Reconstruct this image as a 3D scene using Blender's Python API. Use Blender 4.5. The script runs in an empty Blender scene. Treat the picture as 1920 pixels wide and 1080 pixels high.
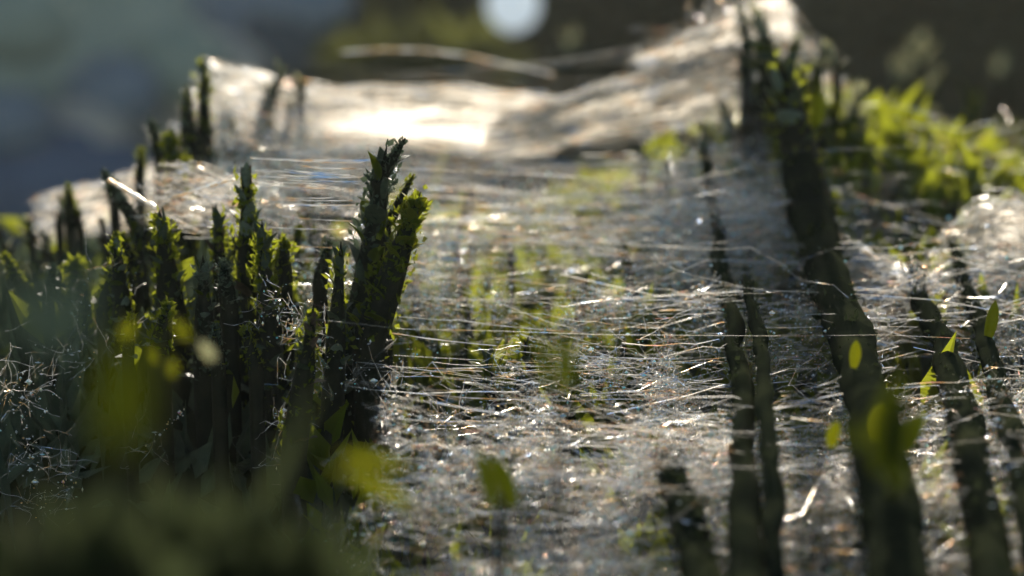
import bpy, math, random
import numpy as np
from mathutils import Vector, Matrix
# one Blender unit is one centimetre: a close-up of silk and moss about ten centimetres across
C = bpy.context.scene.collection
S = bpy.context.scene
random.seed(7); R = np.random.default_rng(7)
S.unit_settings.system = 'METRIC'; S.unit_settings.scale_length = 0.01
# ------------------------------------------------------------------ camera
TH = math.radians(13.6); CZ = 4.5; K = 0.36 / 1920
FOCUS = 16.9; APERTURE = 0.27
cam = bpy.data.cameras.new('camera'); co = bpy.data.objects.new('camera', cam); C.objects.link(co)
co.location = (0, 0, CZ); co.rotation_euler = (math.pi/2 - TH, 0, 0)
cam.lens = 100; cam.sensor_width = 36; cam.clip_start = 0.05; cam.clip_end = 3000
cam.dof.use_dof = True; cam.dof.focus_distance = FOCUS
cam.dof.aperture_fstop = 0.1 / APERTURE; cam.dof.aperture_blades = 0
S.camera = co
# ------------------------------------------------------------------ light
SUN_EL, SUN_AZ = math.radians(13), math.radians(3.6)      # azimuth measured from +Y towards +X
w = bpy.data.worlds.new('World'); S.world = w; w.use_nodes = True
nt = w.node_tree; bg = nt.nodes['Background']
sky = nt.nodes.new('ShaderNodeTexSky'); sky.sky_type = 'NISHITA'; sky.sun_disc = False
sky.sun_elevation = SUN_EL; sky.sun_rotation = SUN_AZ
nt.links.new(sky.outputs[0], bg.inputs[0]); bg.inputs[1].default_value = 0.09
sl = bpy.data.lights.new('sun', 'SUN'); sl.energy = 5; sl.angle = math.radians(0.53); sl.color = (1, .91, .79)
so = bpy.data.objects.new('sun', sl); C.objects.link(so)
sd = Vector((math.sin(SUN_AZ)*math.cos(SUN_EL), math.cos(SUN_AZ)*math.cos(SUN_EL), math.sin(SUN_EL)))
so.rotation_euler = sd.to_track_quat('Z', 'Y').to_euler(); so.location = sd*60
vs = S.view_settings; vs.view_transform = 'Standard'; vs.look = 'None'; vs.exposure = 1.1; vs.gamma = 1
vs.use_curve_mapping = False
cy = S.cycles; cy.use_denoising = True; cy.transparent_max_bounces = 24; cy.max_bounces = 5
cy.diffuse_bounces = 2; cy.glossy_bounces = 2; cy.transmission_bounces = 3
cy.caustics_reflective = False; cy.caustics_refractive = False
cy.sample_clamp_indirect = 4; cy.sample_clamp_direct = 40

# ------------------------------------------------------------------ helpers
def at(px, py, d):
    """the point seen at photo pixel (px, py), d centimetres forward of the camera"""
    dx = (px-960)*K; dz = -(py-540)*K
    v = Vector((dx, math.cos(TH)+dz*math.sin(TH), -math.sin(TH)+dz*math.cos(TH)))
    v *= d/v.y
    return Vector((v.x, v.y, v.z+CZ))
def to_px(P):
    P = np.asarray(P); x, y, z = P[..., 0], P[..., 1], P[..., 2]-CZ
    f = y*math.cos(TH) - z*math.sin(TH); u = y*math.sin(TH) + z*math.cos(TH)
    return 960 + x/f/K, 540 - u/f/K
def tag(o, label=None, cat=None, group=None, kind=None):
    for k, v in (('label', label), ('category', cat), ('group', group), ('kind', kind)):
        if v: o[k] = v
    return o
def empty(name, loc, **kw):
    o = bpy.data.objects.new(name, None); C.objects.link(o); o.location = loc; o.empty_display_size = .1
    return tag(o, **kw)
def mesh_np(name, V, Q, mat, smooth=True, attrs=None):
    """V (n,3) vertices, Q (m,k) faces of k corners"""
    if attrs and 'cover' in attrs: Q = np.asarray(Q); Q = Q[np.asarray(attrs['cover'][1]).ravel()[Q].max(1) > .004]
    me = bpy.data.meshes.new(name); V = np.asarray(V, np.float32); Q = np.asarray(Q, np.int32)
    k = Q.shape[1]
    me.vertices.add(len(V)); me.vertices.foreach_set('co', V.ravel())
    me.loops.add(Q.size); me.loops.foreach_set('vertex_index', Q.ravel())
    me.polygons.add(len(Q)); me.polygons.foreach_set('loop_start', np.arange(0, Q.size, k, dtype=np.int32))
    me.polygons.foreach_set('loop_total', np.full(len(Q), k, np.int32))
    me.polygons.foreach_set('use_smooth', np.full(len(Q), smooth))
    me.update(calc_edges=True); me.materials.append(mat)
    for a, (typ, val) in (attrs or {}).items():
        at_ = me.attributes.new(a, typ, 'POINT')
        at_.data.foreach_set('value' if typ == 'FLOAT' else 'color', np.asarray(val, np.float32).ravel())
    return me
def link(name, me, parent=None, loc=None):
    o = bpy.data.objects.new(name, me); C.objects.link(o)
    if parent is not None: o.parent = parent
    if loc is not None: o.location = loc
    return o
def vnoise(x, y, seed=0, f=1.0, octv=3):
    """smooth random field in 0..1"""
    out = 0; amp = 1; tot = 0
    for o in range(octv):
        fx, fy = x*f*2**o, y*f*2**o
        ix, iy = np.floor(fx).astype(np.int64), np.floor(fy).astype(np.int64)
        tx, ty = fx-ix, fy-iy; tx = tx*tx*(3-2*tx); ty = ty*ty*(3-2*ty)
        def h(a, b):
            n = (a*374761393 + b*668265263 + (seed+o*17)*982451653) & 0x7fffffff
            n = ((n ^ (n >> 13))*1274126177) & 0x7fffffff
            return ((n ^ (n >> 16)) & 0xffff)/65535.0
        v = (h(ix, iy)*(1-tx)+h(ix+1, iy)*tx)*(1-ty)+(h(ix, iy+1)*(1-tx)+h(ix+1, iy+1)*tx)*ty
        out = out+v*amp; tot += amp; amp *= .5
    return out/tot
def tubes(P, r, sides=3):
    """P (s,n,3) polylines, r (s,n) radii -> vertices, quads"""
    s, n, _ = P.shape
    T = np.gradient(P, axis=1); T /= np.linalg.norm(T, axis=2, keepdims=True)+1e-9
    up = np.zeros_like(T); up[..., 2] = 1; up[np.abs(T[..., 2]) > .9] = (1, 0, 0)
    A = np.cross(T, up); A /= np.linalg.norm(A, axis=2, keepdims=True)+1e-9; B = np.cross(T, A)
    ang = np.arange(sides)*2*math.pi/sides
    V = P[:, :, None]+r[:, :, None, None]*(A[:, :, None]*np.cos(ang)[None, None, :, None]+B[:, :, None]*np.sin(ang)[None, None, :, None])
    idx = np.arange(s*n*sides).reshape(s, n, sides); j = np.roll(idx, -1, axis=2)
    Q = np.stack([idx[:, :-1], j[:, :-1], j[:, 1:], idx[:, 1:]], -1).reshape(-1, 4)
    return V.reshape(-1, 3), Q

# ------------------------------------------------------------------ materials
def new_mat(name):
    m = bpy.data.materials.new(name); m.use_nodes = True; t = m.node_tree; t.nodes.clear()
    return m, t, t.nodes.new('ShaderNodeOutputMaterial')
def N(t, typ, **kw):
    n = t.nodes.new(typ)
    for k, v in kw.items(): setattr(n, k, v)
    return n
def noise(t, scale, detail=3, coord=None, stretch=None):
    n = N(t, 'ShaderNodeTexNoise'); n.inputs['Scale'].default_value = scale; n.inputs['Detail'].default_value = detail
    tc = N(t, 'ShaderNodeTexCoord'); src = tc.outputs['Object']
    if stretch:
        mp = N(t, 'ShaderNodeMapping'); mp.inputs['Scale'].default_value = stretch
        t.links.new(src, mp.inputs[0]); src = mp.outputs[0]
    t.links.new(src, n.inputs['Vector']); return n
def ramp(t, src, stops):
    r = N(t, 'ShaderNodeValToRGB'); e = r.color_ramp.elements
    while len(e) < len(stops): e.new(.5)
    for el, (p, c) in zip(e, stops):
        el.position = p; el.color = (*c, 1) if isinstance(c, tuple) else (c, c, c, 1)
    t.links.new(src, r.inputs[0]); return r
def leaf_mat(name, dark, light, trans=.45, rough=.45, tcol=None, scale=6, spec=.12):
    m, t, out = new_mat(name)
    n = noise(t, scale, 4); rp = ramp(t, n.outputs[0], [(.3, dark), (.7, light)])
    p = N(t, 'ShaderNodeBsdfPrincipled'); p.inputs['Roughness'].default_value = rough; p.inputs['Specular IOR Level'].default_value = spec
    t.links.new(rp.outputs[0], p.inputs['Base Color'])
    tr = N(t, 'ShaderNodeBsdfTranslucent')
    if tcol: tr.inputs[0].default_value = (*tcol, 1)
    else: t.links.new(rp.outputs[0], tr.inputs[0])
    mx = N(t, 'ShaderNodeMixShader'); mx.inputs[0].default_value = trans
    t.links.new(p.outputs[0], mx.inputs[1]); t.links.new(tr.outputs[0], mx.inputs[2])
    bn = noise(t, scale*5, 4); b = N(t, 'ShaderNodeBump'); b.inputs['Strength'].default_value = .5; b.inputs['Distance'].default_value = .02
    t.links.new(bn.outputs[0], b.inputs['Height']); t.links.new(b.outputs[0], p.inputs['Normal'])
    t.links.new(mx.outputs[0], out.inputs[0]); return m
def silk_mat(name, tint, trans=.4, rough=.22, clear=.4):
    """silk thread: glossy, its iridescent play of light painted in as noise colour, partly translucent"""
    m, t, out = new_mat(name)
    n = noise(t, 9, 2, stretch=(.5, 1.5, 1.5))
    rp = ramp(t, n.outputs[0], tint)  # blue and orange glints painted as colour bands along the noise
    g = N(t, 'ShaderNodeBsdfGlossy'); g.inputs['Roughness'].default_value = rough
    tr = N(t, 'ShaderNodeBsdfTranslucent')
    t.links.new(rp.outputs[0], g.inputs[0]); t.links.new(rp.outputs[0], tr.inputs[0])
    mx = N(t, 'ShaderNodeMixShader'); mx.inputs[0].default_value = trans
    t.links.new(g.outputs[0], mx.inputs[1]); t.links.new(tr.outputs[0], mx.inputs[2])
    tp = N(t, 'ShaderNodeBsdfTransparent'); m2 = N(t, 'ShaderNodeMixShader'); m2.inputs[0].default_value = clear   # clear silk lets light through
    t.links.new(mx.outputs[0], m2.inputs[1]); t.links.new(tp.outputs[0], m2.inputs[2])
    t.links.new(m2.outputs[0], out.inputs[0]); return m
WHITE = (.85, .85, .83)
SILK = silk_mat('silk', [(.30, (.4, .6, .95)), (.40, WHITE), (.58, (.88, .84, .74)), (.66, (.95, .6, .25)), (.74, (.95, .5, .5))])
SILKB = silk_mat('silk_bright', [(.30, (.35, .6, .95)), (.38, (.92, .92, .92)), (.54, (.95, .93, .88)), (.62, (.95, .6, .22)), (.70, (.95, .9, .8))], .35, .22, .15)
SILKG = silk_mat('silk_golden', [(.30, (.9, .9, .88)), (.42, (.95, .85, .6)), (.5, (.95, .7, .35)), (.58, (.95, .9, .8))], .35, .2, .15)
SPARK = silk_mat('silk_sparkle', [(.28, (.25, .5, 1)), (.36, (.3, .95, .75)), (.43, (.95, .95, .95)), (.54, (.97, .95, .85)), (.60, (.98, .75, .2)), (.68, (1, .35, .2)), (.74, (.95, .6, .9))], .12, .3, .1)  # saturated rainbow glint colours painted onto the specks
for n_ in SPARK.node_tree.nodes:
    if n_.type == 'TEX_NOISE': n_.inputs['Scale'].default_value = 28
def gauze_mat(name, sc, stretch, lo, hi, col=(.8, .78, .74), bstr=1, tmix=.7):
    """silk too fine to see singly: a translucent membrane with a fine woven opacity"""
    m, t, out = new_mat(name)
    n = noise(t, sc, 6, stretch=stretch); rp = ramp(t, n.outputs[0], [(lo, 0.0), (hi, 1.0)])
    a = N(t, 'ShaderNodeAttribute', attribute_name='cover')
    mu = N(t, 'ShaderNodeMath', operation='MULTIPLY')
    t.links.new(rp.outputs[0], mu.inputs[0]); t.links.new(a.outputs['Fac'], mu.inputs[1])
    d = N(t, 'ShaderNodeBsdfDiffuse'); tr = N(t, 'ShaderNodeBsdfTranslucent')
    d.inputs[0].default_value = (*col, 1); tr.inputs[0].default_value = (*col, 1)
    m1 = N(t, 'ShaderNodeMixShader'); m1.inputs[0].default_value = tmix
    t.links.new(d.outputs[0], m1.inputs[1]); t.links.new(tr.outputs[0], m1.inputs[2])
    bn = noise(t, sc*1.7, 4, stretch=stretch); b = N(t, 'ShaderNodeBump'); b.inputs['Strength'].default_value = bstr; b.inputs['Distance'].default_value = .08
    t.links.new(bn.outputs[0], b.inputs['Height'])
    t.links.new(b.outputs[0], d.inputs['Normal']); t.links.new(b.outputs[0], tr.inputs['Normal'])
    tp = N(t, 'ShaderNodeBsdfTransparent'); m2 = N(t, 'ShaderNodeMixShader')
    t.links.new(mu.outputs[0], m2.inputs[0]); t.links.new(tp.outputs[0], m2.inputs[1]); t.links.new(m1.outputs[0], m2.inputs[2])
    t.links.new(m2.outputs[0], out.inputs[0]); return m
GAUZE = gauze_mat('silk_gauze', 9, (.3, 1.6, 1), .42, .72)
GAUZE_FINE = gauze_mat('silk_gauze_grainy', 26, (.8, .8, 1), .46, .66, (.8, .79, .74))
DARKLEAF = leaf_mat('moss_leaf_dark', (.04, .06, .04), (.10, .125, .07), .25)
GREYLEAF = leaf_mat('moss_leaf_grey', (.10, .13, .10), (.22, .26, .18), .3)
BROWNLEAF = leaf_mat('moss_leaf_brown', (.05, .035, .025), (.13, .09, .06), .3)
GREENLEAF = leaf_mat('moss_leaf_green', (.05, .085, .01), (.12, .17, .015), .65, tcol=(.17, .19, .012))
PALELEAF = leaf_mat('lichen_pale', (.28, .28, .2), (.5, .5, .38), .5, tcol=(.6, .6, .42))
YELLOWLEAF = leaf_mat('moss_leaf_yellow', (.12, .15, .01), (.25, .28, .03), .65, tcol=(.32, .33, .03))
STEM = leaf_mat('moss_stem', (.012, .014, .010), (.03, .03, .018), .1, spec=.02)
def solid(name, c1, c2, scale, rough=.9, bump=.5):
    m, t, out = new_mat(name); n = noise(t, scale, 8)
    rp = ramp(t, n.outputs[0], [(.35, c1), (.68, c2)]); p = N(t, 'ShaderNodeBsdfDiffuse')
    b = N(t, 'ShaderNodeBump'); b.inputs['Strength'].default_value = bump; b.inputs['Distance'].default_value = .3
    t.links.new(n.outputs[0], b.inputs['Height']); t.links.new(b.outputs[0], p.inputs['Normal'])
    t.links.new(rp.outputs[0], p.inputs[0]); t.links.new(p.outputs[0], out.inputs[0]); return m

# ------------------------------------------------------------------ ground
def grid_mesh(name, X, Y, Z, mat, attrs=None):
    ny, nx = X.shape; V = np.stack([X, Y, Z], -1).reshape(-1, 3)
    i = np.arange(nx*ny).reshape(ny, nx)
    Q = np.stack([i[:-1, :-1], i[:-1, 1:], i[1:, 1:], i[1:, :-1]], -1).reshape(-1, 4)
    return mesh_np(name, V, Q, mat, True, attrs)
GZ = -9
xs = np.concatenate([-np.geomspace(380, 60, 10), np.linspace(-55, 55, 60), np.geomspace(60, 380, 10)])
ys = np.concatenate([np.linspace(-60, 120, 80), np.geomspace(126, 600, 12)])
X, Y = np.meshgrid(xs, ys)
Z = GZ + 2.2*(vnoise(X, Y, 3, .08)-.5)
soil = solid('dark_soil', (.010, .013, .009), (.032, .037, .022), .25)
tag(link('ground', grid_mesh('ground', X, Y, Z, soil)), kind='structure')

# the cushion on which the moss grows, rising under the web
def cushion_z(X, Y):
    base = -1.15 + 1.1*np.exp(-((X+2.2)/1.3)**2-((Y-18)/1.5)**2) + 1.0*np.exp(-((X-2.6)/2.2)**2)*np.clip((Y-14)/8, 0, 1) + .9*(vnoise(X, Y, 5, .5)-.5)
    base -= 3.2*np.clip((-X-.9-.10*(Y-13))/1.2, 0, 1)*1.9*np.clip((16.6-Y)/1.2, 0, 1)     # hollow on the near left
    far = np.clip((Y-23.5)/4, 0, 1); base = base*(1-far)+(GZ-.5)*far
    near = np.clip((9.5-Y)/4, 0, 1); base = base*(1-near)+(GZ-.5)*near
    side = np.clip((np.abs(X)-8)/4, 0, 1); return base*(1-side)+(GZ-.5)*side
X, Y = np.meshgrid(np.linspace(-13, 13, 200), np.linspace(5, 29, 190))
cush = solid('moss_cushion_earth', (.008, .011, .006), (.03, .035, .015), 1.5)
cushion = tag(link('moss_cushion', grid_mesh('moss_cushion', X, Y, cushion_z(X, Y), cush)), kind='structure')

# ------------------------------------------------------------------ leaf and shoot shapes
def leaf_mesh(name, mat, L=1.0, W=.3, curl=.15, cup=.25, seg=6):
    """a pointed leaf lying along +Z, thickened"""
    rows = []
    for i in range(seg+1):
        t = i/seg; wv = W*.5*math.sin(math.pi*min(1, (t*.72+.16)))**.8*math.sqrt(max(.002, 1-t**5))
        for s in (-1, -.5, 0, .5, 1):
            rows.append((s*wv, -curl*t*t*L + cup*wv*s*s*1.6, t*L))
    V = np.array(rows); n = 5; th = .018*L
    V2 = V.copy(); V2[:, 1] += th*(1-np.abs(np.tile([-1, -.5, 0, .5, 1], seg+1))**2*.9)
    i = np.arange((seg+1)*n).reshape(seg+1, n); o = (seg+1)*n
    Q = [(i[a, b], i[a, b+1], i[a+1, b+1], i[a+1, b]) for a in range(seg) for b in range(n-1)]
    Q += [(o+q[3], o+q[2], o+q[1], o+q[0]) for q in list(Q)]
    for a in range(seg):
        Q += [(i[a, 0], i[a+1, 0], o+i[a+1, 0], o+i[a, 0]), (i[a, 4], o+i[a, 4], o+i[a+1, 4], i[a+1, 4])]
    return mesh_np(name, np.vstack([V, V2]), Q, mat)
LM = {}
for nm, mt in (('dark', DARKLEAF), ('grey', GREYLEAF), ('brown', BROWNLEAF), ('green', GREENLEAF), ('pale', PALELEAF), ('yellow', YELLOWLEAF)):
    LM[nm] = [leaf_mesh('leaf', mt, 1, .34, .10, .5), leaf_mesh('leaf', mt, 1, .24, -.12, .3), leaf_mesh('leaf', mt, 1, .42, .25, .2)]
def leaf_cloud(pts, L, W, up=.0, flat=False):
    """one folded leaf at every point; up = how upright they stand"""
    s = len(pts); d = R.normal(0, 1, (s, 3)); d[:, 2] = np.abs(d[:, 2])*(.4+up*3)+up; d /= np.linalg.norm(d, axis=1, keepdims=True)
    a = np.cross(d, R.normal(0, 1, (s, 3))); a /= np.linalg.norm(a, axis=1, keepdims=True); b = np.cross(d, a)
    l = (L*np.exp(R.normal(0, .3, s)))[:, None]; w_ = (W*np.exp(R.normal(0, .3, s)))[:, None]
    c = np.stack([pts, pts+d*l*.45+a*w_*.5+b*w_*.2, pts+d*l*.5, pts+d*l*.45-a*w_*.5+b*w_*.2, pts+d*l], 1)
    F = np.array([[0, 1, 2], [0, 2, 3], [2, 1, 4], [3, 2, 4]])
    return c.reshape(-1, 3), (F[None]+np.arange(s)[:, None, None]*5).reshape(-1, 3)
SEEN = {}
def which(label, px, py, kinds=(), h=0):
    """say which one of several it is: colour, height, and the thing it stands nearest to"""
    marks = [(1455, 110, 'the web peak'), (1530, 330, 'the thickest stalk'), (1690, 380, 'the mound stalk'), (1850, 440, 'the pale silk mound'), (1920, 300, 'the right edge'),
             (381, 120, 'the tallest left sprig'), (190, 320, 'the leaning left sprig'), (460, 330, 'the sharp grey sprig'), (300, 430, 'the broad dark sprig'), (730, 300, 'the ragged black sprig'), (640, 640, 'the dark upright sprig'), (320, 260, 'the blunt dark sprig'),
             (30, 470, 'the left edge'), (960, 700, 'the middle of the web'), (1100, 520, 'the faint veil in the middle'), (1330, 320, 'the thin dark stalk'), (900, 380, 'the pale upper web'), (930, 880, 'the bottom of the web'), (560, 165, 'the white crest')]
    m = min(marks, key=lambda q: (q[0]-px)**2+(q[1]-py)**2)
    side = ('right of' if px > m[0] else 'left of') if abs(px-m[0]) > abs(py-m[1]) else ('above' if py < m[1] else 'below')
    if m[2] in ('the right edge', 'the left edge'): side = 'near'
    col = {'pale': 'pale', 'yellow': 'yellowish', 'dark': 'dark', 'grey': 'greyish', 'green': 'green', 'brown': 'brownish'}[kinds[0]] if kinds else ''
    size = 'tall ' if h > 125 else ('short ' if h and h < 62 else '')
    lb = (size+col+' '+label+' '+side+' '+m[2]).strip()
    for pre in ('lower', 'farther', 'leaning', 'slender'):
        if lb not in SEEN: break
        ox, oy = SEEN[lb]; pre = ('lower' if py > oy+18 else 'higher' if py < oy-18 else 'righthand' if px > ox else 'lefthand'); lb = pre+' '+lb
    SEEN[lb] = (px, py)
    return lb
def sprig(base, tip, w, kinds, label=None, group=None, name='moss_sprig', leaves=14, spread=.25, bend=.0, leaf_len=None, taper=.6, forks=(), cat='sprig'):
    """a shoot sheathed in overlapping pointed leaves, from base to tip, w = width at its thickest"""
    base, tip = Vector(base), Vector(tip); ax = tip-base; H = ax.length
    root = empty(name, base, label=label, cat=cat, group=group)
    side = ax.cross(Vector((0, 1, 0))).normalized() if abs(ax.normalized().y) < .95 else Vector((1, 0, 0))
    def pt(t): return ax*t + side*bend*H*math.sin(t*math.pi)
    n = 7; P = np.array([[[0, .1, -1.3]]+[list(pt(i/(n-1)*.97)) for i in range(n)]])
    r = np.array([[w*.42*(1-(i/(n-1))**(2.2 if taper > .3 else 5))+.002 for i in [0]+list(range(n))]])
    V, Q = tubes(P, r, 7); link('stem', mesh_np('stem', V, Q, STEM), root)
    if leaf_len is None:
        mf = 320 if w < .2 else 900; tt = R.random(mf)*.9; pf = np.array([list(pt(float(q_))) for q_ in tt]); pf += R.normal(0, 1, (mf, 3))*w*.24*(1.05-tt[:, None]*taper)
        V, Q = leaf_cloud(pf, min(w*.26, .05), min(w*.16, .03), .3); tag(link('moss_fuzz', mesh_np('moss_fuzz', V, Q, [DARKLEAF, GREENLEAF][int(R.random() < .55)], False), root), kind='stuff')
    ll = leaf_len or min(H*.2, w*1.25)
    leaves = int(leaves*2.3) if leaf_len is None else leaves; spread = spread*1.6 if leaf_len is None else spread
    for k in range(leaves):
        t = (k+.3)/leaves*.93
        last = k == leaves-1
        a = k*2.4+random.random()*.5
        d = (pt(min(1, t+.05))-pt(t)).normalized()
        s1 = d.cross(Vector((0, 1, .01))).normalized(); s2 = d.cross(s1)
        outv = s1*math.cos(a)+s2*math.sin(a)
        sp = spread*(1.1-.7*t)*(0.4+.9*random.random())
        if last: sp = 0; t = 1-ll*.8/H
        zdir = (d+outv*sp).normalized(); ydir = -outv; xdir = ydir.cross(zdir).normalized(); ydir = zdir.cross(xdir)
        m = Matrix((xdir, ydir, zdir)).transposed().to_4x4()
        kd = kinds[random.randrange(len(kinds))]
        sc_l = ll*(1 if leaf_len else .75)*(1-.35*t)*(.8+.4*random.random())
        sc_w = w*(2.3 if leaf_len else 1.7)*(1-taper*t)*(.8+.4*random.random())
        o = link('leaf', random.choice(LM[kd]), root)
        o.matrix_local = Matrix.Translation(pt(t)+outv*w*.26*(1-taper*t)) @ m @ Matrix.Diagonal((sc_w, sc_w, sc_l, 1))
    return root
def sp(px0, py0, px1, py1, d, wpx, kinds, label, dlean=0, **kw):
    return sprig(at(px0, py0, d), at(px1, py1, d+dlean), wpx*K*d, kinds, label, **kw)

# ------------------------------------------------------------------ sprigs standing out of the web, left
GL = 'pointed sprigs standing up through the web'
sp(386, 420, 381, 92, 20.6, 49, ['grey', 'dark', 'grey'], 'tall blurred grey-green sprig, the highest one above the left end of the web', group=GL, leaves=12)
sp(380, 400, 345, 150, 20.2, 39, ['green', 'grey', 'yellow'], 'short yellow-green sprig leaning against the tallest left sprig', group=GL, leaves=9)
sp(353, 520, 316, 236, 19.4, 64, ['dark', 'grey'], 'stout dark sprig with a blunt pale tip left of the tallest sprig', group=GL, leaves=12, spread=.2)
sp(321, 520, 184, 310, 18.3, 41, ['grey', 'green', 'dark'], 'thin sprig leaning far left with a silk cord tied to its tip', group=GL, leaves=12)
sp(339, 720, 298, 382, 17.3, 81, ['dark', 'dark', 'grey'], 'broad dark blue-green sprig below the silk cord', group=GL, leaves=14, spread=.22)
sp(473, 800, 460, 288, 17.4, 76, ['grey', 'grey', 'brown', 'dark'], 'sharp pointed grey sprig with a yellow tip where bright threads begin', group=GL, leaves=15, spread=.14)
sp(431, 760, 404, 368, 17.5, 59, ['brown', 'dark', 'brown'], 'brown withered sprig clasped to the left side of the sharp grey one', group=GL, leaves=11, spread=.25)
sp(516, 800, 490, 400, 17.0, 74, ['dark'], 'black sprig just right of the sharp grey one', group=GL, leaves=11, spread=.35)
sp(541, 760, 560, 400, 18.4, 49, ['dark', 'green'], 'dark sprig behind the bundle of parallel bright threads', group=GL, leaves=9, spread=.35)
sp(647, 800, 728, 254, 16.9, 81, ['dark', 'dark', 'dark', 'green'], 'ragged nearly black sprig in the middle, tallest and forked at its top', group=GL, leaves=14, spread=.3, taper=.35)
sp(710, 340, 762, 256, 16.9, 31, ['dark'], 'small side shoot forming the fork of the ragged black sprig', group=GL, leaves=6, spread=.3)
sp(723, 430, 778, 322, 17.1, 26, ['dark', 'green'], 'short dark shoot poking out right of the ragged black sprig', group=GL, leaves=6, spread=.4)
sp(692, 640, 792, 350, 16.7, 76, ['yellow', 'yellow', 'green'], 'bright olive-green sprig glowing against the ragged black one', group=GL, leaves=13, spread=.14, taper=.45)
sp(621, 820, 640, 440, 16.6, 56, ['dark', 'grey'], 'dark upright sprig left of the ragged black one', group=GL, leaves=12, spread=.2)
sp(234, 640, 215, 420, 17.2, 49, ['dark', 'green', 'grey'], 'dark green sprig low at the left under the leaning one', group=GL, leaves=10, spread=.4)
sp(276, 640, 250, 395, 18.2, 46, ['green', 'dark'], 'green sprig between the leaning sprig and the broad dark one', group=GL, leaves=9, spread=.4)
sp(386, 720, 380, 470, 16.9, 56, ['dark', 'green', 'grey'], 'leafy dark sprig in front of the brown one', group=GL, leaves=10, spread=.5)
sp(153, 640, 140, 480, 18.0, 62, ['dark', 'brown'], 'low dark sprig at the far left edge of the web', group=GL, leaves=9, spread=.4)
sp(551, 850, 590, 560, 15.9, 62, ['dark', 'brown'], 'black stub in the shade at the left margin of the silk sheet', group=GL, leaves=9, spread=.3)

GC = 'small leafy shoots along the left slope of the web'
for k, (px, py, h, w_, d) in enumerate([(350, 190, 80, 40, 20.6), (300, 250, 70, 40, 20.2), (262, 300, 60, 34, 20), (215, 345, 60, 36, 19.8), (130, 365, 50, 34, 19.8), (255, 470, 90, 50, 17.8), (200, 520, 100, 70, 17.4), (430, 520, 90, 60, 16.9), (300, 600, 90, 70, 16.6), (530, 480, 100, 66, 17.2), (480, 640, 90, 50, 16.4), (410, 640, 90, 50, 16.4), (240, 620, 90, 40, 16.4), (600, 480, 80, 50, 17.3), (90, 520, 70, 44, 18), (40, 500, 70, 44, 18)]):
    sp(px, py+h*.6, px+random.uniform(-35, 30), py-h*.4, d, w_*.7, ['dark', 'green', 'grey'] if k > 4 else ['green', 'grey', 'pale'], which('knobbly shoot', px, py, ('dark',) if k > 4 else ('green',), h), group=GC, leaves=7, spread=.5, name='leafy_shoot')

# right hand stalks: their shadows fall towards the camera over the silk
GR = 'stalks behind the right side of the web'
sp(1575, 620, 1455, 90, 20.0, 100, ['dark', 'grey', 'dark', 'green'], 'thick dark stalk holding up the highest peak of the web', group=GR, leaves=14, spread=.3, taper=.2)
sp(1500, 420, 1430, 60, 21.6, 60, ['grey', 'dark', 'green', 'pale'], 'leafy grey stalk right under the peak of the web', group=GR, leaves=14, spread=.5, taper=.2)
sp(1345, 520, 1316, 250, 20.6, 26, ['dark', 'grey'], 'thin dark stalk left of the thick one, below the pale web', group=GR, leaves=9, spread=.14, taper=.2)
sp(1410, 640, 1395, 490, 18.6, 26, ['dark'], 'short thin black stalk between the two shadowed gaps', group=GR, leaves=8, spread=.14, taper=.2)
sp(1760, 600, 1690, 330, 20.4, 36, ['dark', 'green'], 'mound stalk, dark, left of the pale silk mound', group=GR, leaves=10, spread=.25)
sp(1860, 640, 1815, 400, 20.0, 34, ['dark', 'green'], 'olive stalk standing against the pale silk mound', group=GR, leaves=10, spread=.25)
sp(1560, 420, 1530, 150, 21.8, 46, ['green', 'yellow', 'grey'], 'yellow-green shoot right of the web peak', group=GR, leaves=14, spread=.5, leaf_len=.5)

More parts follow.
